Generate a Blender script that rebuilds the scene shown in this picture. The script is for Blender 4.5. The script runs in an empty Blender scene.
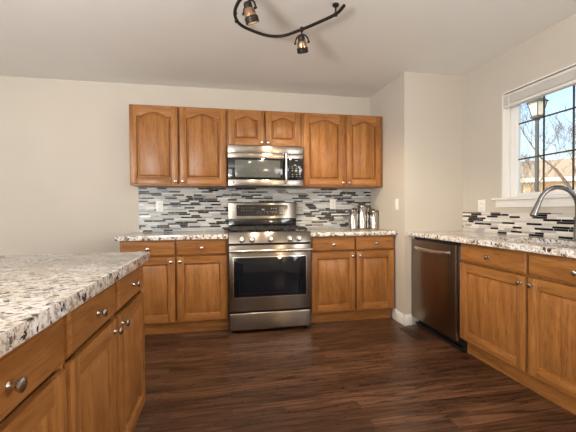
import bpy, bmesh, math, random
from mathutils import Vector, Matrix
random.seed(7)
PI = math.pi
S = bpy.context.scene
COL = S.collection

# ------------------------------------------------------------------ camera
cam_d = bpy.data.cameras.new('camera')
cam = bpy.data.objects.new('camera', cam_d)
COL.objects.link(cam)
cam_d.sensor_width = 36.0
cam_d.lens = 335.91 * 36.0 / 576.0
cam_d.clip_start = 0.02
cam_d.clip_end = 300
_R = Vector((0.98222, -0.18761, -0.00681)); _U = Vector((0.0098, 0.01503, 0.99984)); _F = Vector((0.18747, 0.98213, -0.0166))
_m = Matrix(((_R.x, _U.x, -_F.x), (_R.y, _U.y, -_F.y), (_R.z, _U.z, -_F.z))).to_4x4()
_m.translation = Vector((-0.035, -3.769, 1.1297))
cam.matrix_world = _m
S.camera = cam

# ------------------------------------------------------------------ sky, sun, added fill lamps, exposure
world = bpy.data.worlds.new('world'); S.world = world
world.use_nodes = True
wn = world.node_tree
sky = wn.nodes.new('ShaderNodeTexSky')
sky.sky_type = 'NISHITA'
sky.sun_disc = False
sky.sun_elevation = math.radians(38)
sky.sun_rotation = math.radians(-120)
sky.air_density = 1.0; sky.dust_density = 4.0; sky.ozone_density = 1.2
wn.nodes['Background'].inputs['Strength'].default_value = 0.27
wn.links.new(sky.outputs['Color'], wn.nodes['Background'].inputs['Color'])

def lamp(name, kind, loc, target, energy, color, size=None, size_y=None, spread=None):
    d = bpy.data.lights.new(name, kind)
    d.energy = energy; d.color = color
    o = bpy.data.objects.new(name, d); COL.objects.link(o)
    o.location = loc
    o.rotation_euler = (Vector(target) - Vector(loc)).to_track_quat('-Z', 'Y').to_euler()
    if kind == 'AREA':
        d.shape = 'RECTANGLE'; d.size = size; d.size_y = size_y or size
        if spread: d.spread = spread
    return o

sun = lamp('sun', 'SUN', (-20, 12, 20), (0, 0, 0), 3.6, (1.0, 0.94, 0.84))
sun.data.angle = math.radians(0.6)
# added area lamps, unseen, brightening the room from behind and beside the camera
lamp('fill_rear', 'AREA', (-3.2, -7.25, 1.25), (-2.2, 0, 1.25), 70, (1.0, 0.97, 0.93), 2.2, 2.0)
lamp('fill_left', 'AREA', (-4.42, -3.6, 1.5), (0, -3.6, 1.5), 33, (0.98, 0.98, 1.0), 2.2, 1.4)

lamp('fill_right', 'AREA', (2.325, -3.65, 1.55), (0, -3.5, 1.3), 30, (0.95, 0.98, 1.0), 1.2, 1.0)  # added lamp at the closed right wall, brightens the island front
warm = lamp('fill_warm', 'POINT', (1.95, -6.3, 1.9), (0, 0, 0), 48, (1.0, 0.78, 0.54)); warm.data.shadow_soft_size = .14  # added warm point lamp, unseen, to warm the wall return
# added upward area lamp, out of view, to brighten the ceiling
lamp('fill_ceiling', 'AREA', (-1.9, -4.6, 1.0), (-1.3, -4.3, 2.4), 100, (1.0, 0.97, 0.92), 0.9, 0.9)

S.view_settings.view_transform = 'Standard'
S.view_settings.look = 'None'
S.view_settings.gamma = 1.0
S.view_settings.use_curve_mapping = False
S.view_settings.exposure = 0.66

# ------------------------------------------------------------------ material helpers
MATS = {}
def mat(name, color=(.8, .8, .8), rough=.5, metal=0.0, spec=None, emit=None, estr=0.0):
    m = bpy.data.materials.new(name); m.use_nodes = True
    p = m.node_tree.nodes['Principled BSDF']
    p.inputs['Base Color'].default_value = (*color, 1)
    p.inputs['Roughness'].default_value = rough
    p.inputs['Metallic'].default_value = metal
    if spec is not None: p.inputs['Specular IOR Level'].default_value = spec
    if emit:
        p.inputs['Emission Color'].default_value = (*emit, 1)
        p.inputs['Emission Strength'].default_value = estr
    MATS[name] = m
    return m
def N(m, t, **kw):
    n = m.node_tree.nodes.new('ShaderNode' + t)
    for k, v in kw.items(): setattr(n, k, v)
    return n
def LK(m, a, b): m.node_tree.links.new(a, b)
def P(m): return m.node_tree.nodes['Principled BSDF']
def ramp(m, src, stops, interp='LINEAR'):
    r = N(m, 'ValToRGB'); r.color_ramp.interpolation = interp
    e = r.color_ramp.elements
    while len(e) < len(stops): e.new(0.5)
    for i, (pos, c) in enumerate(stops):
        e[i].position = pos; e[i].color = (*c, 1) if len(c) == 3 else c
    LK(m, src, r.inputs['Fac'])
    return r.outputs['Color']
def mixc(m, fac, a, b, mode='MIX'):
    x = N(m, 'Mix', data_type='RGBA', blend_type=mode)
    for s, val in ((x.inputs[0], fac), (x.inputs[6], a), (x.inputs[7], b)):
        if hasattr(val, 'is_linked'): LK(m, val, s)
        elif isinstance(val, (int, float)): s.default_value = val
        else: s.default_value = (*val, 1)
    return x.outputs[2]
def math_(m, op, a, b=None):
    x = N(m, 'Math', operation=op)
    for i, val in enumerate((a, b)):
        if val is None: continue
        if hasattr(val, 'is_linked'): LK(m, val, x.inputs[i])
        else: x.inputs[i].default_value = val
    return x.outputs[0]
def coords(m, scale=(1, 1, 1), rnd=True, kind='Object', rot=(0, 0, 0)):
    tc = N(m, 'TexCoord'); mp = N(m, 'Mapping')
    mp.inputs['Scale'].default_value = scale; mp.inputs['Rotation'].default_value = rot
    LK(m, tc.outputs[kind], mp.inputs['Vector'])
    if rnd:
        oi = N(m, 'ObjectInfo'); vm = N(m, 'VectorMath', operation='MULTIPLY')
        LK(m, oi.outputs['Random'], vm.inputs[0]); vm.inputs[1].default_value = (37, 23, 51)
        LK(m, vm.outputs[0], mp.inputs['Location'])
    return mp.outputs['Vector']
def noise(m, vec, scale, detail=4, rough=.55, dist=0.0, out='Fac'):
    n = N(m, 'TexNoise'); n.inputs['Scale'].default_value = scale; n.inputs['Detail'].default_value = detail
    n.inputs['Roughness'].default_value = rough; n.inputs['Distortion'].default_value = dist
    LK(m, vec, n.inputs['Vector'])
    return n.outputs[out]
def bump(m, h, strength, dist=.002):
    b = N(m, 'Bump'); b.inputs['Strength'].default_value = strength; b.inputs['Distance'].default_value = dist
    LK(m, h, b.inputs['Height']); LK(m, b.outputs['Normal'], P(m).inputs['Normal'])

def oak(name, axis):
    m = mat(name, rough=.36, spec=.4)
    sc = {'z': (1, 1, .09), 'x': (.09, 1, 1)}[axis]
    v = coords(m, sc)
    w = N(m, 'TexWave', wave_type='BANDS', bands_direction='DIAGONAL')
    w.inputs['Scale'].default_value = 5.5; w.inputs['Distortion'].default_value = 9
    w.inputs['Detail'].default_value = 3; w.inputs['Detail Scale'].default_value = 1.4
    LK(m, v, w.inputs['Vector'])
    n1 = noise(m, v, 20, 5, .6, .4)
    n2 = noise(m, v, 130, 3, .6)
    base = ramp(m, n1, [(.30, (.262, .104, .027)), (.55, (.350, .150, .042)), (.78, (.425, .192, .060))])
    wav = ramp(m, w.outputs['Fac'], [(0, (.72, .66, .58)), (.35, (1, 1, 1)), (1, (1.04, 1.04, 1.04))])
    c = mixc(m, .55, base, wav, 'MULTIPLY')
    por = ramp(m, n2, [(.34, (.50, .40, .30)), (.50, (1, 1, 1))])
    c = mixc(m, .6, c, por, 'MULTIPLY')
    LK(m, c, P(m).inputs['Base Color'])
    bump(m, n2, .12, .001)
    return m
oak('oak_vertical', 'z'); oak('oak_horizontal', 'x')

def granite():
    m = mat('granite', rough=.13, spec=.5)
    v = coords(m, (1, 1, 1), False)
    n1 = noise(m, v, 31, 7, .66, .5)
    n2 = noise(m, v, 60, 5, .68, .3)
    n3 = noise(m, v, 9, 4, .6, .8)
    n4 = noise(m, v, 160, 3, .6)
    base = ramp(m, n3, [(.36, (.64, .57, .49)), (.50, (.74, .70, .65)), (.64, (.84, .85, .87))])
    tan = ramp(m, n2, [(.36, (.26, .20, .16)), (.45, (.62, .54, .47)), (.52, (1, 1, 1)), (1, (1, 1, 1))])
    c = mixc(m, .85, base, tan, 'MULTIPLY')
    blot = ramp(m, n1, [(.415, (1, 1, 1)), (.435, (0, 0, 0))])
    dark = ramp(m, n4, [(.42, (.015, .012, .014)), (.58, (.10, .072, .062)), (.68, (.27, .25, .24))])
    c = mixc(m, blot, c, dark)
    LK(m, c, P(m).inputs['Base Color'])
    return m
granite()

def mosaic(name, axis, cols, lenf):
    """thin glass and stone strips: rows of 17.5 mm, random lengths, pale grout"""
    m = mat(name, rough=.16, spec=.5)
    tc = N(m, 'TexCoord'); sp = N(m, 'SeparateXYZ'); LK(m, tc.outputs['Object'], sp.inputs[0])
    u = sp.outputs['X' if axis == 'x' else 'Y']; z = sp.outputs['Z']
    zr = math_(m, 'DIVIDE', z, .0172)
    row = math_(m, 'FLOOR', zr); fr = math_(m, 'SUBTRACT', zr, row)
    W = math_(m, 'ADD', math_(m, 'MULTIPLY', u, lenf), math_(m, 'MULTIPLY', row, 37.137))
    vo = N(m, 'TexVoronoi', voronoi_dimensions='1D', feature='F1'); vo.inputs['Scale'].default_value = 1; LK(m, W, vo.inputs['W'])
    ve = N(m, 'TexVoronoi', voronoi_dimensions='1D', feature='DISTANCE_TO_EDGE'); ve.inputs['Scale'].default_value = 1; LK(m, W, ve.inputs['W'])
    sc = N(m, 'SeparateColor'); LK(m, vo.outputs['Color'], sc.inputs[0])
    par = math_(m, 'MODULO', math_(m, 'ADD', row, 1000.0), 2.0)
    c = ramp(m, math_(m, 'ADD', math_(m, 'MULTIPLY', sc.outputs[0], math_(m, 'SUBTRACT', 1.0, math_(m, 'MULTIPLY', par, .24))), math_(m, 'MULTIPLY', par, .24)), cols, 'CONSTANT')
    tint = ramp(m, sc.outputs[1], [(0, (.82, .82, .82)), (1, (1.12, 1.12, 1.12))])
    c = mixc(m, 1.0, c, tint, 'MULTIPLY')
    g1 = math_(m, 'LESS_THAN', fr, .09); g2 = math_(m, 'LESS_THAN', ve.outputs['Distance'], .016)
    g = math_(m, 'MAXIMUM', g1, g2)
    c = mixc(m, g, c, (.50, .50, .49))
    LK(m, c, P(m).inputs['Base Color'])
    rg = ramp(m, sc.outputs[2], [(0, (.15, .15, .15)), (1, (.4, .4, .4))])
    LK(m, mixc(m, g, rg, (.7, .7, .7)), P(m).inputs['Roughness'])
    P(m).inputs['Specular IOR Level'].default_value = .3
    bump(m, math_(m, 'SUBTRACT', 1.0, g), .5, .001)
    return m
mosaic('mosaic_back', 'x', [(0, (.004, .003, .004)), (.38, (.20, .205, .215)), (.44, (.36, .385, .40)), (.60, (.46, .48, .485)),
                            (.78, (.58, .58, .55)), (.92, (.44, .40, .35))], 9.5)
mosaic('mosaic_side', 'y', [(0, (.006, .003, .004)), (.37, (.36, .35, .36)), (.42, (.55, .53, .50)), (.52, (.66, .62, .56)),
                            (.74, (.74, .71, .66)), (.92, (.44, .42, .44))], 9.0)

def steel(name, color, rough, axis):
    m = mat(name, color, rough, 1.0)
    sc = {'x': (.6, 60, 60), 'z': (60, 60, .6), 'y': (60, .6, 60)}[axis]
    v = coords(m, sc)
    n = noise(m, v, 6, 3, .6)
    r = ramp(m, n, [(.3, (rough * .95,) * 3), (.7, (rough * 1.08,) * 3)])
    LK(m, r, P(m).inputs['Roughness'])
    P(m).inputs['Anisotropic'].default_value = .85
    t = N(m, 'CombineXYZ'); t.inputs['XYZ'.index(axis.upper())].default_value = 1.0
    LK(m, t.outputs[0], P(m).inputs['Tangent']); P(m).inputs['Anisotropic Rotation'].default_value = .25
    return m
steel('steel', (.255, .225, .195), .22, 'x')
steel('microwave_steel', (.37, .335, .30), .24, 'x')  # lighter copy of the range steel; upper-room reflections put into the colour
steel('steel_dark', (.25, .19, .15), .34, 'y')
steel('steel_bright', (.66, .64, .61), .2, 'x')
mat('canister_steel', (.50, .48, .45), .13, 1.0)
mat('nickel', (.58, .56, .53), .2, 1.0)
mat('faucet_nickel', (.30, .30, .305), .24, 1.0)
mat('sink_steel', (.55, .56, .57), .3, 1.0)
mat('black_gloss', (.008, .008, .01), .06, 0, .6)
mat('oven_glass', (.004, .006, .010), .05, 0, .35)
mat('microwave_glass', (.085, .09, .085), .12, 0, .5)
mat('cast_iron', (.008, .008, .009), .5)
mat('black_plastic', (.012, .012, .013), .4)
mat('dark_display', (.012, .014, .018), .1)
mat('print_white', (.28, .29, .29), .5)
mat('bronze', (.022, .015, .011), .45, .5)
mat('amber_glass', (.36, .22, .14), .18, .8)
mat('bulb_glow', (1, .9, .7), .4, 0, None, (1.0, .74, .42), 38.0)
mat('white_plastic', (.80, .79, .76), .35)
mat('slot_dark', (.10, .095, .09), .5)
mat('white_trim', (.82, .81, .78), .38)
mat('vinyl_white', (.84, .84, .83), .35)
mat('muntin_bronze', (.075, .05, .03), .45)
mat('blind_slat', (.74, .72, .68), .45)
mat('cord', (.80, .78, .72), .6)
mat('vent_brown', (.06, .035, .024), .4, .4)

def plaster(name, col, var=.03, bs=.06):
    m = mat(name, col, .62, 0, .25)
    v = coords(m, (1, 1, 1), False)
    n = noise(m, v, 1.2, 2)
    lo = tuple(c * (1 - var) for c in col); hi = tuple(min(1, c * (1 + var)) for c in col)
    LK(m, ramp(m, n, [(.3, lo), (.7, hi)]), P(m).inputs['Base Color'])
    bump(m, noise(m, v, 160, 3), bs, .001)
    return m
plaster('wall_paint', (.55, .507, .443))
plaster('ceiling_paint', (.82, .81, .785), .02, .15)

def floor_mat():
    m = mat('dark_oak_floor', rough=.3, spec=.45)
    tc = N(m, 'TexCoord'); mp = N(m, 'Mapping'); LK(m, tc.outputs['Object'], mp.inputs['Vector'])
    v = mp.outputs['Vector']
    b = N(m, 'TexBrick'); b.offset = .37; b.offset_frequency = 2; b.squash = 1.0
    b.inputs['Color1'].default_value = (0, 0, 0, 1); b.inputs['Color2'].default_value = (1, 1, 1, 1)
    b.inputs['Mortar'].default_value = (.5, .5, .5, 1)
    b.inputs['Scale'].default_value = 1; b.inputs['Brick Width'].default_value = 1.15; b.inputs['Row Height'].default_value = .083
    b.inputs['Mortar Size'].default_value = .0012; b.inputs['Mortar Smooth'].default_value = .2; b.inputs['Bias'].default_value = 0
    LK(m, v, b.inputs['Vector'])
    # offset the grain from board to board
    vm = N(m, 'VectorMath', operation='MULTIPLY_ADD'); LK(m, b.outputs['Color'], vm.inputs[0])
    vm.inputs[1].default_value = (5, 9, 3); LK(m, v, vm.inputs[2])
    mg = N(m, 'Mapping'); mg.inputs['Scale'].default_value = (.13, 1, 1); LK(m, vm.outputs[0], mg.inputs['Vector'])
    g = mg.outputs['Vector']
    w = N(m, 'TexWave', wave_type='BANDS', bands_direction='Y'); w.inputs['Scale'].default_value = 7
    w.inputs['Distortion'].default_value = 11; w.inputs['Detail'].default_value = 3; w.inputs['Detail Scale'].default_value = 1.6
    LK(m, g, w.inputs['Vector'])
    n1 = noise(m, g, 26, 5, .65, .5); n2 = noise(m, g, 110, 3, .6)
    base = ramp(m, b.outputs['Color'], [(0, (.068, .031, .017)), (.5, (.097, .046, .025)), (1, (.135, .066, .037))])
    gr = ramp(m, n1, [(.34, (.34, .31, .29)), (.60, (1.15, 1.12, 1.1))])
    c = mixc(m, .85, base, gr, 'MULTIPLY')
    wv = ramp(m, w.outputs['Fac'], [(0, (.16, .14, .13)), (.22, (.95, .95, .95)), (1, (1.15, 1.15, 1.15))])
    c = mixc(m, .75, c, wv, 'MULTIPLY')
    c = mixc(m, b.outputs['Fac'], c, (.008, .005, .003))
    LK(m, c, P(m).inputs['Base Color'])
    LK(m, ramp(m, n2, [(.3, (.26,) * 3), (.7, (.42,) * 3)]), P(m).inputs['Roughness'])
    bump(m, n2, .12, .001)
    return m
floor_mat()

def glass():
    m = bpy.data.materials.new('window_glass'); m.use_nodes = True
    nt = m.node_tree; nt.nodes.clear()
    o = nt.nodes.new('ShaderNodeOutputMaterial'); t = nt.nodes.new('ShaderNodeBsdfTransparent'); g = nt.nodes.new('ShaderNodeBsdfGlossy')
    g.inputs['Roughness'].default_value = .02; t.inputs['Color'].default_value = (.96, .98, .97, 1)
    fr = nt.nodes.new('ShaderNodeFresnel'); fr.inputs['IOR'].default_value = 1.35
    x = nt.nodes.new('ShaderNodeMixShader')
    nt.links.new(fr.outputs[0], x.inputs[0]); nt.links.new(t.outputs[0], x.inputs[1]); nt.links.new(g.outputs[0], x.inputs[2])
    nt.links.new(x.outputs[0], o.inputs['Surface'])
    MATS['window_glass'] = m
glass()
def two_tone(name, a, b, scale, rough=.8):
    m = mat(name, a, rough); v = coords(m, (1, 1, 1), False)
    LK(m, ramp(m, noise(m, v, scale, 5, .65), [(.35, a), (.65, b)]), P(m).inputs['Base Color'])
    return m
two_tone('dormant_lawn', (.22, .19, .09), (.36, .30, .16), 3)
two_tone('bark', (.09, .06, .05), (.19, .13, .10), 20)
two_tone('russet_twig', (.24, .13, .07), (.42, .26, .14), 20)
two_tone('roof_shingle', (.27, .215, .15), (.36, .295, .21), 6)
two_tone('siding', (.62, .57, .47), (.70, .65, .55), 2)
mat('lamp_post_black', (.05, .055, .055), .5)
mat('lantern_pane', (.72, .70, .60), .3)

# ------------------------------------------------------------------ mesh helpers
class B:
    def __init__(s): s.bm = bmesh.new()
    def _mi(s, faces, mi):
        for f in faces: f.material_index = mi
    def box(s, lo, hi, mi=0, bev=0.0, seg=2, rot=None, pivot=None):
        c = [(a + b) / 2 for a, b in zip(lo, hi)]; d = [abs(b - a) for a, b in zip(lo, hi)]
        r = bmesh.ops.create_cube(s.bm, size=1, matrix=Matrix.Translation(c) @ Matrix.Diagonal((*d, 1)))
        vs = r['verts']
        fs = {f for v in vs for f in v.link_faces}
        s._mi(fs, mi)
        if bev:
            es = list({e for v in vs for e in v.link_edges})
            rr = bmesh.ops.bevel(s.bm, geom=es, offset=bev, segments=seg, affect='EDGES', profile=.5, material=mi)
            vs = list({v for f in rr['faces'] for v in f.verts} | {v for v in vs if v.is_valid})
        if rot is not None:
            bmesh.ops.transform(s.bm, matrix=Matrix.Translation(pivot or c) @ rot @ Matrix.Translation([-k for k in (pivot or c)]), verts=vs)
        return vs
    def lathe(s, prof, org, axis=(0, 0, 1), seg=20, mi=0):
        q = Vector((0, 0, 1)).rotation_difference(Vector(axis).normalized()); o = Vector(org)
        rings = []
        for r, h in prof:
            if r < 1e-6: rings.append([s.bm.verts.new(o + q @ Vector((0, 0, h)))])
            else: rings.append([s.bm.verts.new(o + q @ Vector((r * math.cos(2 * PI * i / seg), r * math.sin(2 * PI * i / seg), h))) for i in range(seg)])
        for a, b in zip(rings, rings[1:]):
            for i in range(seg):
                j = (i + 1) % seg
                if len(a) == 1 and len(b) == 1: continue
                if len(a) == 1: f = s.bm.faces.new((a[0], b[j], b[i]))
                elif len(b) == 1: f = s.bm.faces.new((a[i], a[j], b[0]))
                else: f = s.bm.faces.new((a[i], a[j], b[j], b[i]))
                f.material_index = mi
        if len(rings[0]) > 1: s.bm.faces.new(list(reversed(rings[0]))).material_index = mi
        if len(rings[-1]) > 1: s.bm.faces.new(rings[-1]).material_index = mi
    def cyl(s, p0, p1, r, r1=None, seg=16, mi=0):
        a = Vector(p1) - Vector(p0)
        s.lathe([(r, 0), (r if r1 is None else r1, a.length)], p0, a, seg, mi)
    def tube(s, pts, r, seg=10, mi=0):
        pts = [Vector(p) for p in pts]; rings = []
        rs = r if isinstance(r, (list, tuple)) else [r] * len(pts)
        up = Vector((0, 0, 1))
        t0 = (pts[1] - pts[0]).normalized()
        nrm = t0.orthogonal().normalized()
        for i, p in enumerate(pts):
            t = (pts[min(i + 1, len(pts) - 1)] - pts[max(i - 1, 0)]).normalized()
            nrm = (nrm - t * nrm.dot(t)).normalized(); bi = t.cross(nrm)
            rings.append([s.bm.verts.new(p + (nrm * math.cos(2 * PI * k / seg) + bi * math.sin(2 * PI * k / seg)) * rs[i]) for k in range(seg)])
        for a, b in zip(rings, rings[1:]):
            for i in range(seg):
                j = (i + 1) % seg
                s.bm.faces.new((a[i], a[j], b[j], b[i])).material_index = mi
        s.bm.faces.new(list(reversed(rings[0]))).material_index = mi
        s.bm.faces.new(rings[-1]).material_index = mi
    def prism(s, poly, f0, f1, mi=0, bev=0):
        """poly: list of 2-D points; f0/f1: functions 2-D -> 3-D for both caps"""
        a = [s.bm.verts.new(f0(*p)) for p in poly]; b = [s.bm.verts.new(f1(*p)) for p in poly]
        fs = [s.bm.faces.new(list(reversed(a))), s.bm.faces.new(b)]
        n = len(poly)
        for i in range(n):
            j = (i + 1) % n
            fs.append(s.bm.faces.new((a[i], a[j], b[j], b[i])))
        s._mi(fs, mi)
        if bev:
            es = list({e for f in fs[:2] for e in f.edges})
            bmesh.ops.bevel(s.bm, geom=es, offset=bev, segments=2, affect='EDGES', profile=.5, material=mi)
    def rings(s, rings, mi=0, cap=True):
        vr = [[s.bm.verts.new(p) for p in r] for r in rings]
        for a, b in zip(vr, vr[1:]):
            n = len(a)
            for i in range(n):
                j = (i + 1) % n
                s.bm.faces.new((a[i], a[j], b[j], b[i])).material_index = mi
        if cap: s.bm.faces.new(vr[-1]).material_index = mi
    def build(s, name, mats, parent=None, local=False, base=True):
        if isinstance(mats, str): mats = [mats]
        bm = s.bm
        bmesh.ops.recalc_face_normals(bm, faces=bm.faces)
        me = bpy.data.meshes.new(name); o = bpy.data.objects.new(name, me)
        if parent is not None:
            o.parent = parent
            if not local:
                M = Matrix.Identity(4); q = parent
                while q: M = q.matrix_basis @ M; q = q.parent
                bmesh.ops.transform(bm, matrix=M.inverted(), verts=bm.verts)
        elif base:
            xs = [v.co for v in bm.verts]
            c = Vector(((min(v.x for v in xs) + max(v.x for v in xs)) / 2, (min(v.y for v in xs) + max(v.y for v in xs)) / 2, min(v.z for v in xs)))
            bmesh.ops.translate(bm, vec=-c, verts=bm.verts); o.location = c
        bm.to_mesh(me); bm.free()
        for k in mats: me.materials.append(MATS[k])
        me.polygons.foreach_set('use_smooth', [True] * len(me.polygons))
        me.set_sharp_from_angle(angle=math.radians(35))
        COL.objects.link(o)
        return o
def tag(o, label, cat, group=None):
    o['label'] = label; o['category'] = cat
    if group: o['group'] = group
    return o
def empty(name, loc, label, cat, rz=0.0, group=None):
    o = bpy.data.objects.new(name, None); COL.objects.link(o)
    o.location = loc; o.rotation_euler = (0, 0, rz); o.empty_display_size = .1
    return tag(o, label, cat, group)
def struct(name, b, mats, parent=None):
    o = b.build(name, mats, parent, base=False)
    if parent is None: o['kind'] = 'structure'
    return o
def boxobj(name, lo, hi, m, parent=None, bev=0.0, local=False):
    b = B(); b.box(lo, hi, 0, bev); return b.build(name, m, parent, local)

# ------------------------------------------------------------------ the room
ZC = 2.463            # ceiling height
XW = 1.69             # side face of the wall return
YB = -0.775           # front face of the wall return
XR = 2.335            # right wall
X0, Y1 = -4.6, -7.4
b = B(); b.box((X0 - .15, Y1 - .15, -.12), (XR + .15, .15, 0)); struct('floor', b, 'dark_oak_floor')
b = B(); b.box((X0 - .15, Y1 - .15, ZC), (XR + .15, .15, ZC + .15)); struct('ceiling', b, 'ceiling_paint')
b = B(); b.box((X0, 0, 0), (XR + .15, .15, ZC)); struct('wall_back', b, 'wall_paint')
b = B(); b.box((X0 - .15, Y1, 0), (X0, 0.15, ZC)); struct('wall_left', b, 'wall_paint')
b = B(); b.box((X0, Y1 - .15, 0), (XR, Y1, ZC)); struct('wall_rear', b, 'wall_paint')
b = B(); b.box((XW, YB, 0), (XR, 0, ZC)); struct('wall_return', b, 'wall_paint')
WY0, WY1, WZ0, WZ1 = -1.25, -2.83, 1.228, 2.124
b = B()
b.box((XR, WY0, 0), (XR + .15, .0, ZC)); b.box((XR, Y1, 0), (XR + .15, WY1, ZC))
b.box((XR, WY1, 0), (XR + .15, WY0, WZ0 - .03)); b.box((XR, WY1, WZ1), (XR + .15, WY0, ZC))
struct('wall_right', b, 'wall_paint')
# baseboards
def baseb(name, lo, hi):
    b = B(); b.box(lo, hi, 0, .003); struct(name, b, 'white_trim')
b = B()
b.box((XW - .014, YB - .014, 0), (XW, -.56, .085), 0, .003); b.box((XW - .014, YB - .014, 0), (1.765, YB, .085), 0, .003)
b.box((XW - .009, YB - .009, .085), (XW, -.56, .105), 0, .003); b.box((XW - .009, YB - .009, .085), (1.765, YB, .105), 0, .003)
struct('baseboard_return', b, 'white_trim')
baseb('baseboard_back', (X0, -.014, 0), (-.95, 0, .1))

# window over the sink: white jamb lining, stool, apron, vinyl sashes with bronze muntins
win = bpy.data.objects.new('window_1', None); COL.objects.link(win); win.location = (XR, (WY0 + WY1) / 2, WZ0); win['kind'] = 'structure'
b = B()
b.box((XR + .001, WY0 - .010, WZ0), (XR + .149, WY0, WZ1)); b.box((XR + .001, WY1, WZ0), (XR + .149, WY1 + .010, WZ1))
b.box((XR + .001, WY1, WZ1 - .010), (XR + .149, WY0, WZ1))
b.build('jamb', 'white_trim', win)
b = B(); b.box((XR - .042, WY1 - .07, WZ0 - .024), (XR + .149, WY0 + .0, WZ0), 0, .006); b.box((XR - .042, WY0 - .02, WZ0 - .024), (XR, WY0 + .072, WZ0), 0, .006)
b.build('sill', 'white_trim', win)
b = B(); b.box((XR - .016, WY1 - .05, WZ0 - .085), (XR, WY0 + .05, WZ0 - .024), 0, .004); b.build('apron', 'white_trim', win)
GX = XR + .095
mid = (WY0 + WY1) / 2
b = B()
for (a, c) in ((WY0 - .010, mid), (mid, WY1 + .010)):
    far = a - .068 if a == WY0 - .010 else a - .03
    near = c + .03 if c == mid else c + .068
    for lo, hi in (((GX - .02, far, WZ0), (GX + .02, a, WZ1 - .01)), ((GX - .02, c, WZ0), (GX + .02, near, WZ1 - .01)),
                   ((GX - .02, near, WZ0), (GX + .02, far, WZ0 + .035)), ((GX - .02, near, WZ1 - .05), (GX + .02, far, WZ1 - .01))):
        b.box(lo, hi, 0, .004)
b.build('sash', 'vinyl_white', win)
b = B()
for (a, c) in ((WY0 - .078, mid + .03), (mid - .03, WY1 + .078)):
    for k in (1, 2):
        y = a + (c - a) * k / 3; b.box((GX - .004, y - .006, WZ0 + .033), (GX + .003, y + .006, WZ1 - .048))
    for z in (1.548, 1.848): b.box((GX - .004, c, z - .006), (GX + .003, a, z + .006))
b.build('muntin_grid', 'muntin_bronze', win)
b = B(); b.box((GX - .002, WY1 + .075, WZ0 + .03), (GX + .002, WY0 - .075, WZ1 - .045)); b.build('glass', 'window_glass', win)

# ------------------------------------------------------------------ backsplashes
b = B(); b.box((-.912, -.009, .9145), (XW - .001, -.0005, 1.378)); tag(b.build('backsplash', 'mosaic_back'), 'grey and black mosaic strip backsplash behind the range on the back wall', 'backsplash')
b = B(); b.box((XR - .009, -2.72, .9145), (XR - .0005, YB - .001, 1.098)); tag(b.build('backsplash', 'mosaic_side'), 'low cream and black mosaic strip backsplash under the window', 'backsplash')

# ------------------------------------------------------------------ cabinets (local frame: x to the right, -y to the viewer, z up)
TH = .020
def knob(parent, x, z):
    b = B()
    b.lathe([(.0085, 0), (.0085, .002), (.006, .005), (.0048, .012), (.0055, .016), (.0125, .0195), (.0152, .0235), (.0145, .0275), (.009, .0305), (0, .0315)], (x, -TH, z), (0, -1, 0), 20)
    return b.build('knob', 'nickel', parent, True)
def door(root, x0, x1, z0, z1, kx, kz, arch=0.0, st=.062):
    b = B(); bw = .011 if arch else .023
    xi0, xi1, zi0, zi1 = x0 + st, x1 - st, z0 + st, z1 - st - arch
    b.box((x0, -TH, z0), (xi0, -.0005, z1), 0, .003); b.box((xi1, -TH, z0), (x1, -.0005, z1), 0, .003)
    b.box((xi0, -TH, z0), (xi1, -.0005, zi0), 1, .0025)
    n = 24
    def top(u):      # cathedral arch: flat shoulders, ogee rise
        if arch == 0: return zi1
        t = min(max((u - .09) / .82, 0), 1)
        s_ = math.sin(PI * t)
        return zi1 + arch * (s_ ** 1.15 if s_ > 0 else 0)
    poly = [(xi0, z1), (xi1, z1)] + [(xi1 + (xi0 - xi1) * k / n, top(1 - k / n)) for k in range(n + 1)]
    b.prism(poly, lambda x, z: (x, -.0005, z), lambda x, z: (x, -TH + .0008, z), 1)
    d = b.build('door', ['oak_vertical', 'oak_horizontal'], root, True)
    def ring(i, y):
        pts = [(xi0 + i, y, zi0 + i), (xi1 - i, y, zi0 + i)]
        for k in range(n + 1):
            u = 1 - k / n; pts.append((xi0 + i + (xi1 - xi0 - 2 * i) * u, y, top(u) - i))
        return pts
    b = B()
    b.rings([ring(0, -TH + .001), ring(.003, -TH + .008), ring(.005, -TH + .0165), ring(.0115, -TH + .0165), ring(.013, -TH + .012), ring(.013 + bw, -TH + .003), ring(.0145 + bw, -TH + .0022)])
    b.build('door_panel', 'oak_vertical', d, True)
    knob(d, kx, kz)
    return d
def drawer(root, x0, x1, z0, z1, kx=None):
    b = B()
    r = lambda i, y: [(x0 + i, y, z0 + i), (x1 - i, y, z0 + i), (x1 - i, y, z1 - i), (x0 + i, y, z1 - i)]
    b.rings([r(0, -.0005), r(0, -.012), r(.003, -.0145), r(.0095, -.0165), r(.0115, -TH), r(.02, -TH)])
    d = b.build('drawer', 'oak_horizontal', root, True)
    knob(d, (x0 + x1) / 2 if kx is None else kx, (z0 + z1) / 2 - .002)
    return d
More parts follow.
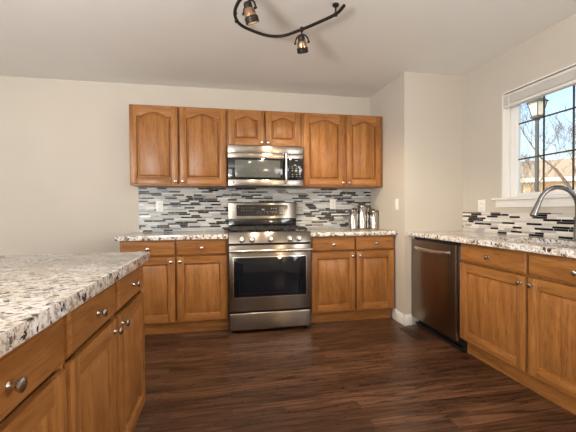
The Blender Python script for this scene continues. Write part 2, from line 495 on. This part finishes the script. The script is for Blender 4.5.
def frame_body(root, w, z0, z1, depth, rails=(), stiles=(), toe=None, name='body', hollow=None):
    b = B()
    b.box((0, .019, z0), (w, depth, hollow or z1), 0, .001)
    if hollow:
        b.box((0, .019, hollow), (.018, depth, z1)); b.box((w - .018, .019, hollow), (w, depth, z1))
    e = .0
    sw = .022
    b.box((0, 0, z0), (sw, .019, z1), 0, .001); b.box((w - sw, 0, z0), (w, .019, z1), 0, .001)
    for s_, hw in stiles:
        if hw > .0115: b.box((s_ - .022, 0, z0), (s_ + .022, .019, z1), 0, .001)
    for z, h in ((z0, .03), (z1 - .03, .03)) + tuple((r - .015, .03) for r in rails): b.box((sw, .0005, z), (w - sw, .0185, z + h), 1)
    b.box((sw, .012, z0 + .02), (w - sw, .019, z1 - .02), 0)
    o = b.build(name, ['oak_vertical', 'oak_horizontal'], root, True)
    if toe: boxobj('toe_kick', (0.0, toe, 0.001), (w, toe + .016, z0 - .001), 'oak_horizontal', root, 0, True)
    return o
def base_cabinet(loc, rz, w, depth, spans, label, knobs, group='oak base cabinets', dz=(.731, .862), zz=(.130, .716), toe=.062, hollow=None):
    r = empty('base_cabinet', loc, label, 'cabinet', rz, group)
    st = [((spans[i][1] + spans[i + 1][0]) / 2, (spans[i + 1][0] - spans[i][1]) / 2) for i in range(len(spans) - 1)]
    frame_body(r, w, .115, .8735, depth, (), st, toe, 'body', hollow)
    for (x0, x1), k in zip(spans, knobs):
        drawer(r, x0, x1, *dz)
        door(r, x0, x1, *zz, x1 - .03 if k == 'r' else x0 + .03, zz[1] - .042)
    return r
def wall_cabinet(loc, w, spans, z0, z1, label, knobs, arch):
    r = empty('wall_cabinet', (loc[0], loc[1], z0), label, 'cabinet', 0, 'oak wall cabinets')
    st = [((spans[i][1] + spans[i + 1][0]) / 2, (spans[i + 1][0] - spans[i][1]) / 2) for i in range(len(spans) - 1)]
    frame_body(r, w, 0, z1 - z0, -loc[1] - .0005, (), st)
    for (x0, x1), k in zip(spans, knobs):
        door(r, x0, x1, .013, z1 - z0 - .008, x1 - .024 if k == 'r' else x0 + .024, .040, arch)
    return r
YU = -.320
wall_cabinet((-.916, YU), .918, [(.008, .446), (.466, .908)], 1.381, 2.155, 'tall two-door oak wall cabinet above the outlet, at the blank wall end', 'rl', .042)
wall_cabinet((.004, YU), .772, [(.016, .372), (.392, .756)], 1.782, 2.155, 'short two-door oak wall cabinet directly above the microwave', 'rl', .036)
wall_cabinet((.778, YU), XW - .002 - .778, [(.014, .465), (.489, .890)], 1.381, 2.155, 'tall two-door oak wall cabinet above the steel canisters', 'rl', .042)
YL = -.597
base_cabinet((-.937, YL, 0), 0, .937, .596, [(.012, .464), (.480, .925)], 'oak base cabinet between the island and the range', 'rl')
base_cabinet((.776, YL, 0), 0, XW - .016 - .776, .596, [(.018, .469), (.485, .890)], 'oak base cabinet under the canisters, between range and wall return', 'rl')
base_cabinet((1.785, -1.452, 0), -PI / 2, 1.20, XR - 1.785 - .001, [(.006, .582), (.600, 1.180)], 'oak sink base cabinet under the window, beside the dishwasher', 'rl', toe=.054, hollow=.64)
base_cabinet((-.469, -2.774, 0), PI / 2, .890, 1.46, [(.010, .408), (.444, .868)], 'far two-door oak island cabinet at the counter corner', 'rl', 'oak island cabinets')
base_cabinet((-.469, -3.30, 0), PI / 2, .523, 1.46, [(.020, .510)], 'near oak island cabinet cut off by the picture edge', 'l', 'oak island cabinets')

# ------------------------------------------------------------------ worktops
def slab(name, poly, z0, z1, label, bev=.011, hole=None):
    b = B()
    if hole is None:
        b.prism(poly, lambda x, y: (x, y, z0), lambda x, y: (x, y, z1), 0, bev)
    return tag(b.build(name, 'granite'), label, 'countertop', 'granite countertops')
def rrect(x0, y0, x1, y1, rads, n=5):
    """corner radii in order (x0,y0) (x1,y0) (x1,y1) (x0,y1)"""
    out = []
    for (cx, cy, sx, sy, a0), r in zip(((x0, y0, 1, 1, PI), (x1, y0, -1, 1, 1.5 * PI), (x1, y1, -1, -1, 0), (x0, y1, 1, -1, .5 * PI)), rads):
        if r == 0: out.append((cx, cy)); continue
        for k in range(n + 1):
            a = a0 + .5 * PI * k / n
            out.append((cx + sx * r + r * math.cos(a), cy + sy * r + r * math.sin(a)))
    return out
ZT0, ZT1 = .8745, .914
slab('countertop', rrect(-.975, -.642, .0015, -.0005, (.012, .004, 0, 0)), ZT0, ZT1, 'granite countertop between the blank wall and the range')
slab('countertop', rrect(.7745, -.642, XW - .001, -.0005, (.004, 0, 0, 0)), ZT0, ZT1, 'granite countertop holding the steel canisters')
slab('countertop', rrect(-2.05, -3.42, -.424, -1.856, (.03, .03, .03, .03)), ZT0, ZT1, 'large cream granite island countertop with speckled white edge')
# sink run with a cut-out for the basin
def sink_top():
    b = B(); x0, x1, y0, y1 = 1.724, XR - .010, -2.70, YB - .001
    hx0, hx1, hy0, hy1 = 1.845, 2.215, -2.44, -1.635
    n = 6
    outer = []; inner = rrect(hx0, hy0, hx1, hy1, (.06,) * 4, n)
    # outer ring matched point for point
    for (px, py) in inner:
        outer.append((px, py))
    def to_outer(p):
        x, y = p
        cx = min(max(x, hx0 + .06), hx1 - .06); cy = min(max(y, hy0 + .06), hy1 - .06)
        dx, dy = x - cx, y - cy
        ox = x0 if dx < -1e-6 and abs(dx) >= abs(dy) else x1 if dx > 1e-6 and abs(dx) >= abs(dy) else None
        oy = y0 if dy < -1e-6 and abs(dy) >= abs(dx) - 1e-9 else y1 if dy > 1e-6 and abs(dy) >= abs(dx) - 1e-9 else None
        if ox is not None and oy is not None: return (ox, oy)
        if ox is not None: return (ox, cy + (dy / abs(dx)) * ((y1 - cy) if dy > 0 else (cy - y0)) if abs(dy) > 1e-9 else y)
        return (cx + (dx / abs(dy)) * ((x1 - cx) if dx > 0 else (cx - x0)) if abs(dx) > 1e-9 else x, oy)
    outer = [to_outer(p) for p in inner]
    e = .009
    def inset(p, i): return (p[0] + (i if abs(p[0] - x0) < 1e-6 else 0), p[1] + (i if abs(p[1] - y0) < 1e-6 else 0))
    R = [[(*p, ZT0) for p in inner], [(*p, ZT1 - .002) for p in inner], [(*p, ZT1) for p in inner]]
    R += [[(*inset(p, e), ZT1) for p in outer], [(*inset(p, e * .3), ZT1 - e * .3) for p in outer], [(*p, ZT1 - e) for p in outer], [(*p, ZT0 + .004) for p in outer], [(*inset(p, .004), ZT0) for p in outer], [(*p, ZT0) for p in inner]]
    b.rings(R, 0, False)
    bmesh.ops.remove_doubles(b.bm, verts=b.bm.verts, dist=1e-5)
    return tag(b.build('countertop', 'granite'), 'granite countertop with the undermount sink below the window', 'countertop', 'granite countertops')
sink_top()

# sink and faucet
sk = empty('sink', (2.03, -2.04, .66), 'stainless undermount sink basin in the granite under the window', 'sink')
b = B()
ins = lambda i, r: rrect(1.838 + i, -2.447 + i, 2.222 - i, -1.628 - i, (r,) * 4, 6)
b.rings([[(*p, .8735) for p in ins(-.015, .07)], [(*p, .8735) for p in ins(.002, .062)], [(*p, .72) for p in ins(.012, .06)], [(*p, .69) for p in ins(.03, .055)], [(*p, .686) for p in ins(.06, .05)]])
b.build('basin', 'sink_steel', sk)
b = B(); b.lathe([(.045, 0), (.045, .004), (.03, .005), (.028, .001), (0, .001)], (2.05, -2.04, .687), (0, 0, 1), 20); b.build('drain', 'nickel', sk)

fx, fy = 2.265, -1.945
fa = empty('faucet', (fx, fy, .914), 'tall brushed nickel gooseneck faucet arching over the sink', 'faucet')
b = B(); b.lathe([(.031, .0005), (.031, .006), (.026, .012), (.022, .02), (.021, .10), (.017, .115), (0, .115)], (fx, fy, .914), (0, 0, 1), 20); b.build('base', 'faucet_nickel', fa)
rad = .132; hz = 1.138; dirv = Vector((-.985, .17, 0))
pts = [Vector((fx, fy, 1.02)), Vector((fx, fy, 1.10))]
for k in range(17):
    a = PI * k / 16 * .90
    pts.append(Vector((fx, fy, hz)) + dirv * (rad - rad * math.cos(a)) + Vector((0, 0, rad * math.sin(a))))
b = B(); b.tube(pts, .0145, 14); b.build('spout', 'faucet_nickel', fa)
e0 = pts[-1]; td = (pts[-1] - pts[-2]).normalized()
b = B(); b.lathe([(.0135, 0), (.015, .006), (.0165, .02), (.0185, .065), (.0215, .095), (.0215, .103), (.017, .105), (0, .105)], e0, td, 18); h = b.build('spray_head', 'faucet_nickel', fa)
b = B(); b.lathe([(.0185, 0), (.0185, .004), (0, .004)], e0 + td * .1045, td, 18); b.build('nozzle', 'black_plastic', h)
b = B(); b.tube([(fx, fy - .02, 1.0), (fx, fy - .05, 1.01), (fx - .005, fy - .11, 1.045)], [.011, .009, .007], 10); b.build('lever', 'faucet_nickel', fa)

# ------------------------------------------------------------------ gas range
rg = empty('gas_range', (.387, -.36, 0), 'freestanding stainless steel gas range with black oven window', 'range')
RX0, RX1 = .0045, .7705
b = B(); b.box((RX0, -.660, .035), (RX1, -.012, .912), 0, .003); b.build('body', 'black_plastic', rg)
b = B()
b.box((RX0, -.650, .9125), (RX1, -.075, .924), 0, .004); b.build('cooktop', 'black_gloss', rg)
# backguard: black riser and steel hood
b = B(); b.box((RX0 + .012, -.060, .913), (RX1 - .006, -.012, 1.045), 0, .003); b.build('backguard_riser', 'black_gloss', rg)
b = B()
b.prism([(-.082, 1.043), (-.012, 1.043), (-.012, 1.222), (-.058, 1.222), (-.070, 1.212)], lambda y, z: (RX0 + .008, y, z), lambda y, z: (RX1 - .002, y, z), 0, .004)
bg = b.build('backguard', 'steel', rg)
rotd = Matrix.Rotation(math.radians(-4), 4, 'X')
def bgp(x, z, off): # point on the sloping backguard face
    t = (z - 1.043) / .169
    return (x, -.082 + .012 * t - off, z)
b = B()
qs = rrect(.100, 1.072, .668, 1.192, (.008,) * 4, 3)
b.prism(qs, lambda x, z: bgp(x, z, -.004), lambda x, z: bgp(x, z, .0022))
def dash(x, z, w, h): b.prism([(x, z), (x + w, z), (x + w, z + h), (x, z + h)], lambda x, z: bgp(x, z, .0018), lambda x, z: bgp(x, z, .0030), 1)
for z, xs in ((1.158, (.15, .172, .20, .235, .262, .285)), (1.128, (.15, .175, .205, .238, .265)), (1.118, (.34, .40, .43, .47, .50, .53)), (1.102, (.32, .36, .44, .49, .52))):
    for x in xs: dash(x, z, .010, .0045)
dash(.115, 1.165, .012, .006); dash(.375, 1.135, .030, .014)
for x in (.48, .505, .53): dash(x, 1.15, .008, .008)
dp = b.build('display_panel', ['dark_display', 'print_white'], bg)
b = B(); b.prism(rrect(.572, 1.092, .628, 1.172, (.003,) * 4, 2), lambda x, z: bgp(x, z, .0023), lambda x, z: bgp(x, z, .003)); b.build('clock_window', 'microwave_glass', dp)
# burners and grates
for k, (x, y) in enumerate(((.15, -.22), (.15, -.50), (.387, -.36), (.625, -.22), (.625, -.50))):
    b = B(); b.lathe([(.055, .924), (.052, .930), (.038, .932), (.038, .938), (.036, .944), (0, .945)], (x, y, 0), (0, 0, 1), 20); b.build('burner', 'cast_iron', rg)
for gx0, gx1 in ((.022, .262), (.268, .506), (.512, .752)):
    b = B(); z0, z1 = .946, .962
    for y in (-.625, -.36, -.095): b.box((gx0, y - .006, z0), (gx1, y + .006, z1), 0, .003)
    for x in (gx0 + .006, gx1 - .006): b.box((x - .006, -.631, z0), (x + .006, -.089, z1), 0, .003)
    cx = (gx0 + gx1) / 2
    for y in (-.50, -.22):
        b.box((gx0, y - .005, z0 + .001), (cx - .035, y + .005, z1 + .004), 0, .003); b.box((cx + .035, y - .005, z0 + .001), (gx1, y + .005, z1 + .004), 0, .003)
        b.box((cx - .005, y + .035, z0 + .001), (cx + .005, y + .13, z1 + .004), 0, .003); b.box((cx - .005, y - .12, z0 + .001), (cx + .005, y - .035, z1 + .004), 0, .003)
    for x in (gx0 + .008, gx1 - .008):
        for y in (-.615, -.105): b.cyl((x, y, .9245), (x, y, z0 + .002), .008, .007, 10)
    b.build('grate', 'cast_iron', rg)
# control panel with knobs
b = B()
b.prism([(-.640, .826), (-.708, .826), (-.716, .834), (-.694, .920), (-.684, .932), (-.640, .934)], lambda y, z: (RX0, y, z), lambda y, z: (RX1, y, z), 0, .005)
cp = b.build('control_panel', 'steel', rg)
nrm = Vector((0, -.968, .248))
for x in (.122, .212, .387, .562, .652):
    b = B()
    c = Vector((x, -.7075, .868))
    b.lathe([(.030, -.002), (.030, .002), (.0285, .003), (0, .003)], c, nrm, 24); kz = b.build('knob_bezel', 'black_plastic', rg)
    b = B()
    b.lathe([(.026, 0), (.026, .004), (.0225, .006), (.0215, .026), (.019, .030), (0, .031)], c, nrm, 24)
    k = b.build('knob', 'steel_bright', rg)
    b = B(); q = Vector((0, 0, 1)).rotation_difference(nrm).to_matrix().to_4x4()
    b.box((-.004, -.021, .028), (.004, .021, .038), 0, .0015)
    bmesh.ops.transform(b.bm, matrix=Matrix.Translation(c) @ q, verts=b.bm.verts); b.build('grip', 'steel_bright', k)
# oven door
b = B(); b.box((RX0 + .001, -.700, .208), (RX1 - .001, -.6615, .815), 0, .006); od = b.build('oven_door', 'steel', rg)
b = B()
b.box((.040, -.7035, .333), (.728, -.6995, .709), 0, .0015)
b.build('window_trim', 'steel_bright', od)
b = B(); b.box((.047, -.7055, .340), (.721, -.7030, .702), 0, .001); wd = b.build('oven_window', 'oven_glass', od)
b = B()
rr = lambda i, y: rrect(.098 + i, .372 + i, .637 - i, .674 - i, (.006,) * 4, 3)
b.rings([[(x, y_, z) for x, z in rr(i, 0)] for i, y_ in ((0, -.7053), (0, -.7062), (.003, -.7062), (.003, -.7053))], 0, False)
b.build('inner_border', 'dark_display', wd)
b = B()
hp = [Vector((RX0 + .012, -.703, .768)), Vector((RX0 + .012, -.738, .768))]
b.tube([(RX0 + .004, -.742, .766), (.15, -.749, .766), (.387, -.752, .766), (.62, -.749, .766), (RX1 - .004, -.742, .766)], .0135, 14)
for x in (RX0 + .03, RX1 - .03): b.box((x - .012, -.742, .754), (x + .012, -.699, .778), 0, .004)
b.build('handle', 'steel_bright', od)
b = B()
b.box((RX0 + .001, -.703, .036), (RX1 - .001, -.6615, .196), 0, .012, 3); sd = b.build('storage_drawer', 'steel', rg)
for x in (.05, .724):
    for y in (-.63, -.08):
        b = B(); b.lathe([(.022, .001), (.022, .012), (.012, .016), (.012, .036), (0, .036)], (x, y, 0), (0, 0, 1), 14); b.build('foot', 'black_plastic', rg)

# ------------------------------------------------------------------ microwave
mw = empty('microwave', (.39, -.2, 1.376), 'stainless over-the-range microwave under the short wall cabinet', 'microwave')
MX0, MX1 = .010, .769
b = B(); b.box((MX0 + .002, -.385, 1.3775), (MX1 - .002, -.0105, 1.778), 0, .003); b.build('body', 'black_plastic', mw)
b = B(); b.box((MX0, -.411, 1.703), (MX1, -.3855, 1.777), 0, .004); vg = b.build('vent_panel', 'microwave_steel', mw)
b = B()
b.box((MX0, -.412, 1.655), (MX1, -.3855, 1.7015), 0, .002); b.box((MX0, -.412, 1.378), (MX1, -.3855, 1.440), 0, .004)
fr = b.build('front_frame', 'microwave_steel', mw)
b = B(); b.box((MX0 + .001, -.410, 1.441), (.617, -.3855, 1.654), 0, .002); md = b.build('door', 'black_gloss', mw)
b = B(); b.box((.078, -.4112, 1.462), (.530, -.4095, 1.634), 0, .0008); b.build('door_window', 'microwave_glass', md)
b = B()
b.tube([(.585, -.415, 1.412), (.585, -.438, 1.425), (.585, -.447, 1.47), (.585, -.451, 1.565), (.585, -.447, 1.66), (.585, -.438, 1.70), (.585, -.413, 1.712)], .0125, 12); b.build('handle', 'steel_bright', md)
b = B(); b.box((.619, -.410, 1.441), (MX1 - .001, -.3855, 1.654), 0, .002)
def mk(x, z, w, h): b.box((x, -.4108, z), (x + w, -.4095, z + h), 1)
mk(.683, 1.632, .030, .008)
for i, z in enumerate((1.592, 1.572, 1.552, 1.532, 1.512, 1.492, 1.472)):
    for x in (.648, .692, .728):
        if (i + int(x * 1000)) % 4: mk(x, z, .014, .006)
mk(.672, 1.585, .022, .012); mk(.715, 1.560, .02, .02)
mc = b.build('control_panel', ['black_gloss', 'print_white'], mw)
b = B(); b.lathe([(.009, 0), (.009, .0008), (0, .0008)], (.062, -.412, 1.409), (0, -1, 0), 16); b.build('badge', 'slot_dark', fr)

# ------------------------------------------------------------------ dishwasher
dw = empty('dishwasher', (2.05, -1.12, 0), 'dark stainless dishwasher between the wall return and the sink cabinet', 'dishwasher')
b = B(); b.box((1.790, -1.440, .105), (2.322, -.782, .872), 0, .003); b.build('body', 'black_plastic', dw)
b = B(); b.box((1.835, -1.450, .001), (1.85, -.782, .104), 0, 0); b.box((1.80, -1.452, .012), (1.835, -.782, .030), 0, 0); b.build('toe_kick', 'black_plastic', dw)
b = B(); b.box((1.758, -1.421, .090), (1.7895, -.779, .845), 0, .004); dd = b.build('door', 'steel_dark', dw)
b = B(); b.box((1.7565, -1.424, .090), (1.789, -1.4212, .845), 0, .001); b.build('edge_trim', 'steel_bright', dd)
b = B()
pp = [Vector((1.757, -.86, .773)), Vector((1.744, -.885, .770)), Vector((1.738, -1.0, .768)), Vector((1.735, -1.11, .767)), Vector((1.738, -1.23, .768)), Vector((1.744, -1.335, .770)), Vector((1.757, -1.358, .773))]
b.tube(pp, .012, 12)
for v in b.bm.verts: v.co.z = .769 + (v.co.z - .769) * 1.35
b.build('handle', 'steel_bright', dd)

# ------------------------------------------------------------------ canisters on the worktop
def canister(x, y, r, h, label):
    c = empty('canister', (x, y, .9145), label, 'canister', 0, 'steel canisters')
    b = B(); b.lathe([(r * .97, .0), (r, .003), (r, .012), (r * .985, .014), (r * .985, h - .004), (r, h), (0, h)], (x, y, .9145), (0, 0, 1), 32); b.build('body', 'canister_steel', c)
    b = B(); b.lathe([(r * 1.03, h + .0005), (r * 1.03, h + .014), (r * .98, h + .018), (.012, h + .019), (.009, h + .026), (.013, h + .030), (.011, h + .034), (0, h + .035)], (x, y, .9145), (0, 0, 1), 32); ld = b.build('lid', 'steel', c)
    b = B(); b.tube([(x + r * 1.0, y - .012, .9145 + h * .72), (x + r * 1.12, y - .014, .9145 + h * .86), (x + r * 1.06, y - .014, .9145 + h + .006)], .0025, 8); b.build('clasp', 'cast_iron', c)
canister(1.405, -.165, .052, .200, 'steel canister nearest the range in the row')
canister(1.520, -.150, .056, .250, 'tallest steel canister in the row')
canister(1.615, -.085, .046, .222, 'second tallest steel canister behind the shortest one')
canister(1.637, -.205, .048, .190, 'shortest steel canister closest to the wall return')

# ------------------------------------------------------------------ outlets, switch, floor register
def plate(name, label, cat, loc, rz, kind, w=.072, h=.115):
    o = empty(name, loc, label, cat, rz, 'white wall plates')
    b = B(); b.box((-w / 2, -.006, -h / 2), (w / 2, -.0002, h / 2), 0, .0025); f = b.build('cover_plate', 'white_plastic', o, True)
    if kind == 'outlet':
        for z in (.021, -.021):
            b = B(); b.lathe([(.0165, 0), (.0165, .002), (.015, .0028), (0, .0028)], (0, -.006, z), (0, -1, 0), 18); s_ = b.build('socket', 'white_trim', o, True)
            b = B()
            for x in (-.006, .006): b.box((x - .0012, -.0094, z - .002), (x + .0012, -.0086, z + .007))
            b.box((-.002, -.0094, z - .010), (.002, -.0086, z - .006))
            b.build('slots', 'slot_dark', s_, True)
    else:
        b = B(); b.box((-.017, -.0075, -.034), (.017, -.0055, .034), 0, .001); r = b.build('rocker', 'white_trim', o, True)
    return o
plate('wall_outlet', 'white outlet set in the mosaic tiles beside the blank wall', 'outlet', (-.705, -.009, 1.182), 0, 'outlet')
plate('wall_outlet', 'white outlet set in the mosaic tiles near the canisters', 'outlet', (1.216, -.009, 1.198), 0, 'outlet')
plate('wall_outlet', 'white outlet above the low cream backsplash by the window', 'outlet', (XR, -1.025, 1.160), -PI / 2, 'outlet', .09)
plate('light_switch', 'white rocker switch on the wall return beyond the canisters', 'switch', (XW, -.625, 1.182), -PI / 2, 'switch')
vt = empty('floor_register', (1.645, -.98, 0), 'dark brown floor vent register in front of the wall return', 'vent')
b = B(); b.box((1.595, -1.13, .0005), (1.695, -.83, .006), 0, .002); fv = b.build('frame', 'vent_brown', vt)
for k in range(9):
    y = -.855 - k * .031; b = B(); b.box((1.608, y - .008, .006), (1.682, y + .004, .009), 0, .001); b.build('louver', 'vent_brown', vt)

# ------------------------------------------------------------------ window blind (raised)
bl = empty('window_blind', (XR + .025, (WY0 + WY1) / 2, 1.99), 'raised white horizontal blind stacked at the top of the window', 'blind')
ya, yb = WY0 - .013, WY1 + .013
b = B(); b.box((XR + .004, yb, 2.083), (XR + .046, ya, 2.104), 0, .002); b.build('headrail', 'blind_slat', bl)
b = B()
for k in range(14):
    z = 2.020 + k * .0044; b.box((XR + .002 + (k % 2) * .002, yb + .004, z), (XR + .050, ya - .004, z + .0028))
b.build('slat_stack', 'blind_slat', bl)
b = B(); b.box((XR + .002, yb + .004, 1.992), (XR + .052, ya - .004, 2.016), 0, .003); b.build('bottom_rail', 'blind_slat', bl)
b = B(); b.tube([(XR + .010, WY0 - .075, 2.09), (XR - .004, WY0 - .075, 2.06), (XR - .003, WY0 - .072, 1.7), (XR + .004, WY0 - .066, 1.40), (XR + .006, WY0 - .062, 1.262)], .0028, 8)
b.lathe([(.0028, 0), (.006, .008), (.007, .026), (0, .028)], (XR + .006, WY0 - .062, 1.262), (0, 0, -1), 10); b.build('pull_cord', 'cord', bl)

# ------------------------------------------------------------------ ceiling track light
TZ = 2.400
tl = empty('track_light', (.36, -1.5, ZC), 'curved bronze ceiling track light with swivel spot heads', 'light')
def catmull(ps, n=8):
    ps = [Vector(p) for p in ps]; out = []
    for i in range(len(ps) - 1):
        p0, p1, p2, p3 = ps[max(i - 1, 0)], ps[i], ps[i + 1], ps[min(i + 2, len(ps) - 1)]
        for k in range(n):
            t = k / n
            out.append(.5 * ((2 * p1) + (p2 - p0) * t + (2 * p0 - 5 * p1 + 4 * p2 - p3) * t * t + (3 * p1 - p0 - 3 * p2 + p3) * t ** 3))
    return out + [ps[-1]]
track = [(.712, -1.765, TZ), (.690, -1.668, TZ), (.605, -1.555, TZ), (.515, -1.450, TZ), (.404, -1.345, TZ), (.30, -1.325, TZ), (.19, -1.365, TZ), (.09, -1.435, TZ), (.050, -1.530, TZ), (.052, -1.63, TZ), (.085, -1.73, TZ), (.15, -1.795, TZ), (.24, -1.83, TZ)]
b = B(); b.tube(catmull(track), .0105, 12); b.build('track_bar', 'bronze', tl)
for (x, y) in ((.690, -1.668), (.24, -1.83)):
    b = B(); b.lathe([(.022, 0), (.020, .010), (.009, .014), (.0055, .018), (.0055, .055), (.012, .056), (.012, .074), (0, .076)], (x, y, ZC - .0005), (0, 0, -1), 16); b.build('mount', 'bronze', tl)
for (x, y) in ((.060, -1.480), (.049, -1.565)):
    b = B(); b.lathe([(0, -.015), (.010, -.012), (.0135, 0), (.010, .012), (0, .015)], (x, y, TZ), (0, 0, 1), 14); b.build('connector', 'bronze', tl)
def spot_head(x, y, tilt, az, drop, s=1.0):
    top = Vector((x, y, TZ))
    b = B(); b.lathe([(0, -.016), (.012, -.012), (.014, 0), (.012, .014), (0, .018)], top, (0, 0, 1), 14); b.cyl(top, top + Vector((0, 0, -drop)), .0055, .0055, 10); stem = b.build('stem', 'bronze', tl)
    h = top + Vector((0, 0, -drop))
    ax = Vector((math.cos(az), math.sin(az), 0)); c = h + Vector((0, 0, -.048 * s))
    d = Quat_dir(tilt, ax)
    yk = [h + ax * (.040 * s) * math.sin(a) + Vector((0, 0, -.048 * s + .048 * s * math.cos(a))) for a in [(-PI / 2) + PI * k / 14 for k in range(15)]]
    b = B(); b.tube(yk, .0042 * s, 8)
    for q in (1, -1): b.lathe([(.0075, 0), (.0075, .014), (0, .016)], c + ax * (.034 * s * q), ax * q, 10)
    b.build('yoke', 'bronze', stem)
    K = lambda L: [(a * s, h_ * s) for a, h_ in L]
    b = B(); b.lathe(K([(0, -.040), (.016, -.038), (.020, -.030), (.020, -.012)]), c, d, 20); b.lathe(K([(.030, .024), (.033, .028), (.033, .052), (.030, .054), (.029, .050), (.027, .030)]), c, d, 20); b.build('housing', 'bronze', tl)
    b = B(); b.lathe(K([(.0205, -.0115), (.027, .0), (.0285, .0235)]), c, d, 20); b.build('glass_collar', 'amber_glass', tl)
    b = B(); b.lathe(K([(.025, .040), (.021, .044), (0, .047)]), c, d, 18); b.build('bulb', 'bulb_glow', tl)
    l = lamp('spot_beam', 'SPOT', c + d * .08 * s, c + d * 1.0, 34, (1.0, .80, .55)); l.data.spot_size = math.radians(110); l.data.spot_blend = .7; l.data.shadow_soft_size = .03
def Quat_dir(tilt, ax):
    return (Matrix.Rotation(tilt, 3, ax) @ Vector((0, 0, -1))).normalized()
spot_head(.515, -1.450, math.radians(32), math.radians(-25), .036, 1.2)
spot_head(.125, -1.762, math.radians(24), math.radians(-50), .032, 1.25)

# ------------------------------------------------------------------ outdoors
b = B(); b.box((XR + .2, -40, -.75), (70, 60, -.45)); struct('ground', b, 'dormant_lawn')
lp = empty('street_lamp', (7.76, 3.42, -.45), 'black street lamp with glazed lantern outside the window', 'street lamp')
b = B(); b.lathe([(.12, 0), (.12, .25), (.07, .32), (.05, 1.0), (.042, 3.80), (.075, 3.83), (.03, 3.86), (0, 3.86)], (7.76, 3.42, -.45), (0, 0, 1), 16); b.build('post', 'lamp_post_black', lp)
LZ = 3.42; b = B()
cs = [(1, 1), (-1, 1), (-1, -1), (1, -1)]
for sx, sy in cs: b.tube([(7.76 + .08 * sx, 3.42 + .08 * sy, LZ + .06), (7.76 + .145 * sx, 3.42 + .145 * sy, LZ + .40)], .013, 6)
b.box((7.66, 3.32, LZ), (7.86, 3.52, LZ + .06))
b.prism([(-.18, -.18), (.18, -.18), (.18, .18), (-.18, .18)], lambda x, y: (7.76 + x, 3.42 + y, LZ + .39), lambda x, y: (7.76 + x * .35, 3.42 + y * .35, LZ + .52))
b.lathe([(.04, 0), (.05, .04), (.015, .07), (0, .12)], (7.76, 3.42, LZ + .52), (0, 0, 1), 12)
ln = b.build('lantern', 'lamp_post_black', lp)
b = B(); b.prism([(-1, -1), (1, -1), (1, 1), (-1, 1)], lambda x, y: (7.76 + x * .076, 3.42 + y * .076, LZ + .061), lambda x, y: (7.76 + x * .137, 3.42 + y * .137, LZ + .388)); b.build('lantern_glass', 'lantern_pane', ln)

def bare_tree(name, loc, height, spread, r0, seed, levels, m, label, cat, trunks=1, nb=3):
    rnd = random.Random(seed); tb = B(); bb = B()
    def grow(p, d, L, r, lv, tgt):
        pts = [p]; q = p.copy(); dd = d.copy()
        for k in range(4):
            dd = (dd + Vector((rnd.uniform(-.22, .22), rnd.uniform(-.22, .22), rnd.uniform(-.06, .14)))).normalized()
            q = q + dd * L / 4; pts.append(q.copy())
        rs = [r * (1 - .13 * k) for k in range(5)]
        tgt.tube(pts, rs, 6 if lv > 2 else 4)
        if lv == 0: return
        for k in range(nb + (1 if lv < 3 else 0)):
            i = rnd.choice((1, 2, 3, 4)) if lv < levels else rnd.choice((2, 3, 4))
            a = rnd.uniform(0, 2 * PI); sp = rnd.uniform(.45, 1.0) * spread
            nd = (dd + Vector((math.cos(a) * sp, math.sin(a) * sp, rnd.uniform(-.1, .5)))).normalized()
            grow(pts[i], nd, L * rnd.uniform(.55, .8), max(rs[i] * .55, .004), lv - 1, bb)
    e = empty(name, loc, label, cat)
    for t in range(trunks):
        a = 2 * PI * t / max(trunks, 1); o = Vector((math.cos(a), math.sin(a), 0)) * (.0 if trunks == 1 else .12)
        grow(Vector(loc) + o, (Vector((0, 0, 1)) + o * 2.2).normalized(), height * .38, r0, levels, tb)
    tb.build('trunk', m, e); bb.build('branches', m, e)
    return e
bare_tree('bare_tree', (12.6, 6.0, -.45), 8.5, .95, .11, 3, 6, 'bark', 'bare winter tree behind the street lamp with pale branches', 'tree')
bare_tree('bare_tree', (17.5, 13.2, -.45), 8.0, 1.0, .11, 11, 6, 'bark', 'smaller bare tree farther away before the tan house', 'tree')
bare_tree('bare_shrub', (9.9, 5.3, -.45), 3.3, 1.0, .028, 21, 4, 'russet_twig', 'russet leafless shrub at the lamp post foot', 'shrub', 5)
bare_tree('bare_shrub', (13.6, 9.0, -.45), 3.6, 1.0, .028, 33, 4, 'russet_twig', 'russet leafless shrub across the lawn behind the lamp post', 'shrub', 5)

ho = empty('house', (27.5, 18.5, -.45), 'tan house with brown shingle roof across the street', 'house', math.radians(-40))
HL, HD = 13.0, 4.5
b = B(); b.box((-HL, -HD, 0), (HL, HD, 3.55)); b.build('walls', 'siding', ho, True)
b = B(); b.prism([(-HD - .5, 3.56), (HD + .5, 3.56), (HD + .5, 3.75), (0, 5.6), (-HD - .5, 3.75)], lambda y, z: (-HL - .5, y, z), lambda y, z: (HL + .5, y, z)); b.build('roof', 'roof_shingle', ho, True)
b = B(); b.box((-HL - .5, -HD - .56, 3.50), (HL + .5, -HD - .501, 3.78)); b.build('fascia', 'white_trim', ho, True)
for x in (-8, -3, 2.5, 8):
    b = B(); b.box((x - .75, -HD - .05, 1.0), (x + .75, -HD - .001, 2.5)); wf = b.build('window_frame', 'white_trim', ho, True)
    b = B(); b.box((x - .66, -HD - .07, 1.09), (x + .66, -HD - .049, 2.41)); b.build('pane', 'oven_glass', wf, True)
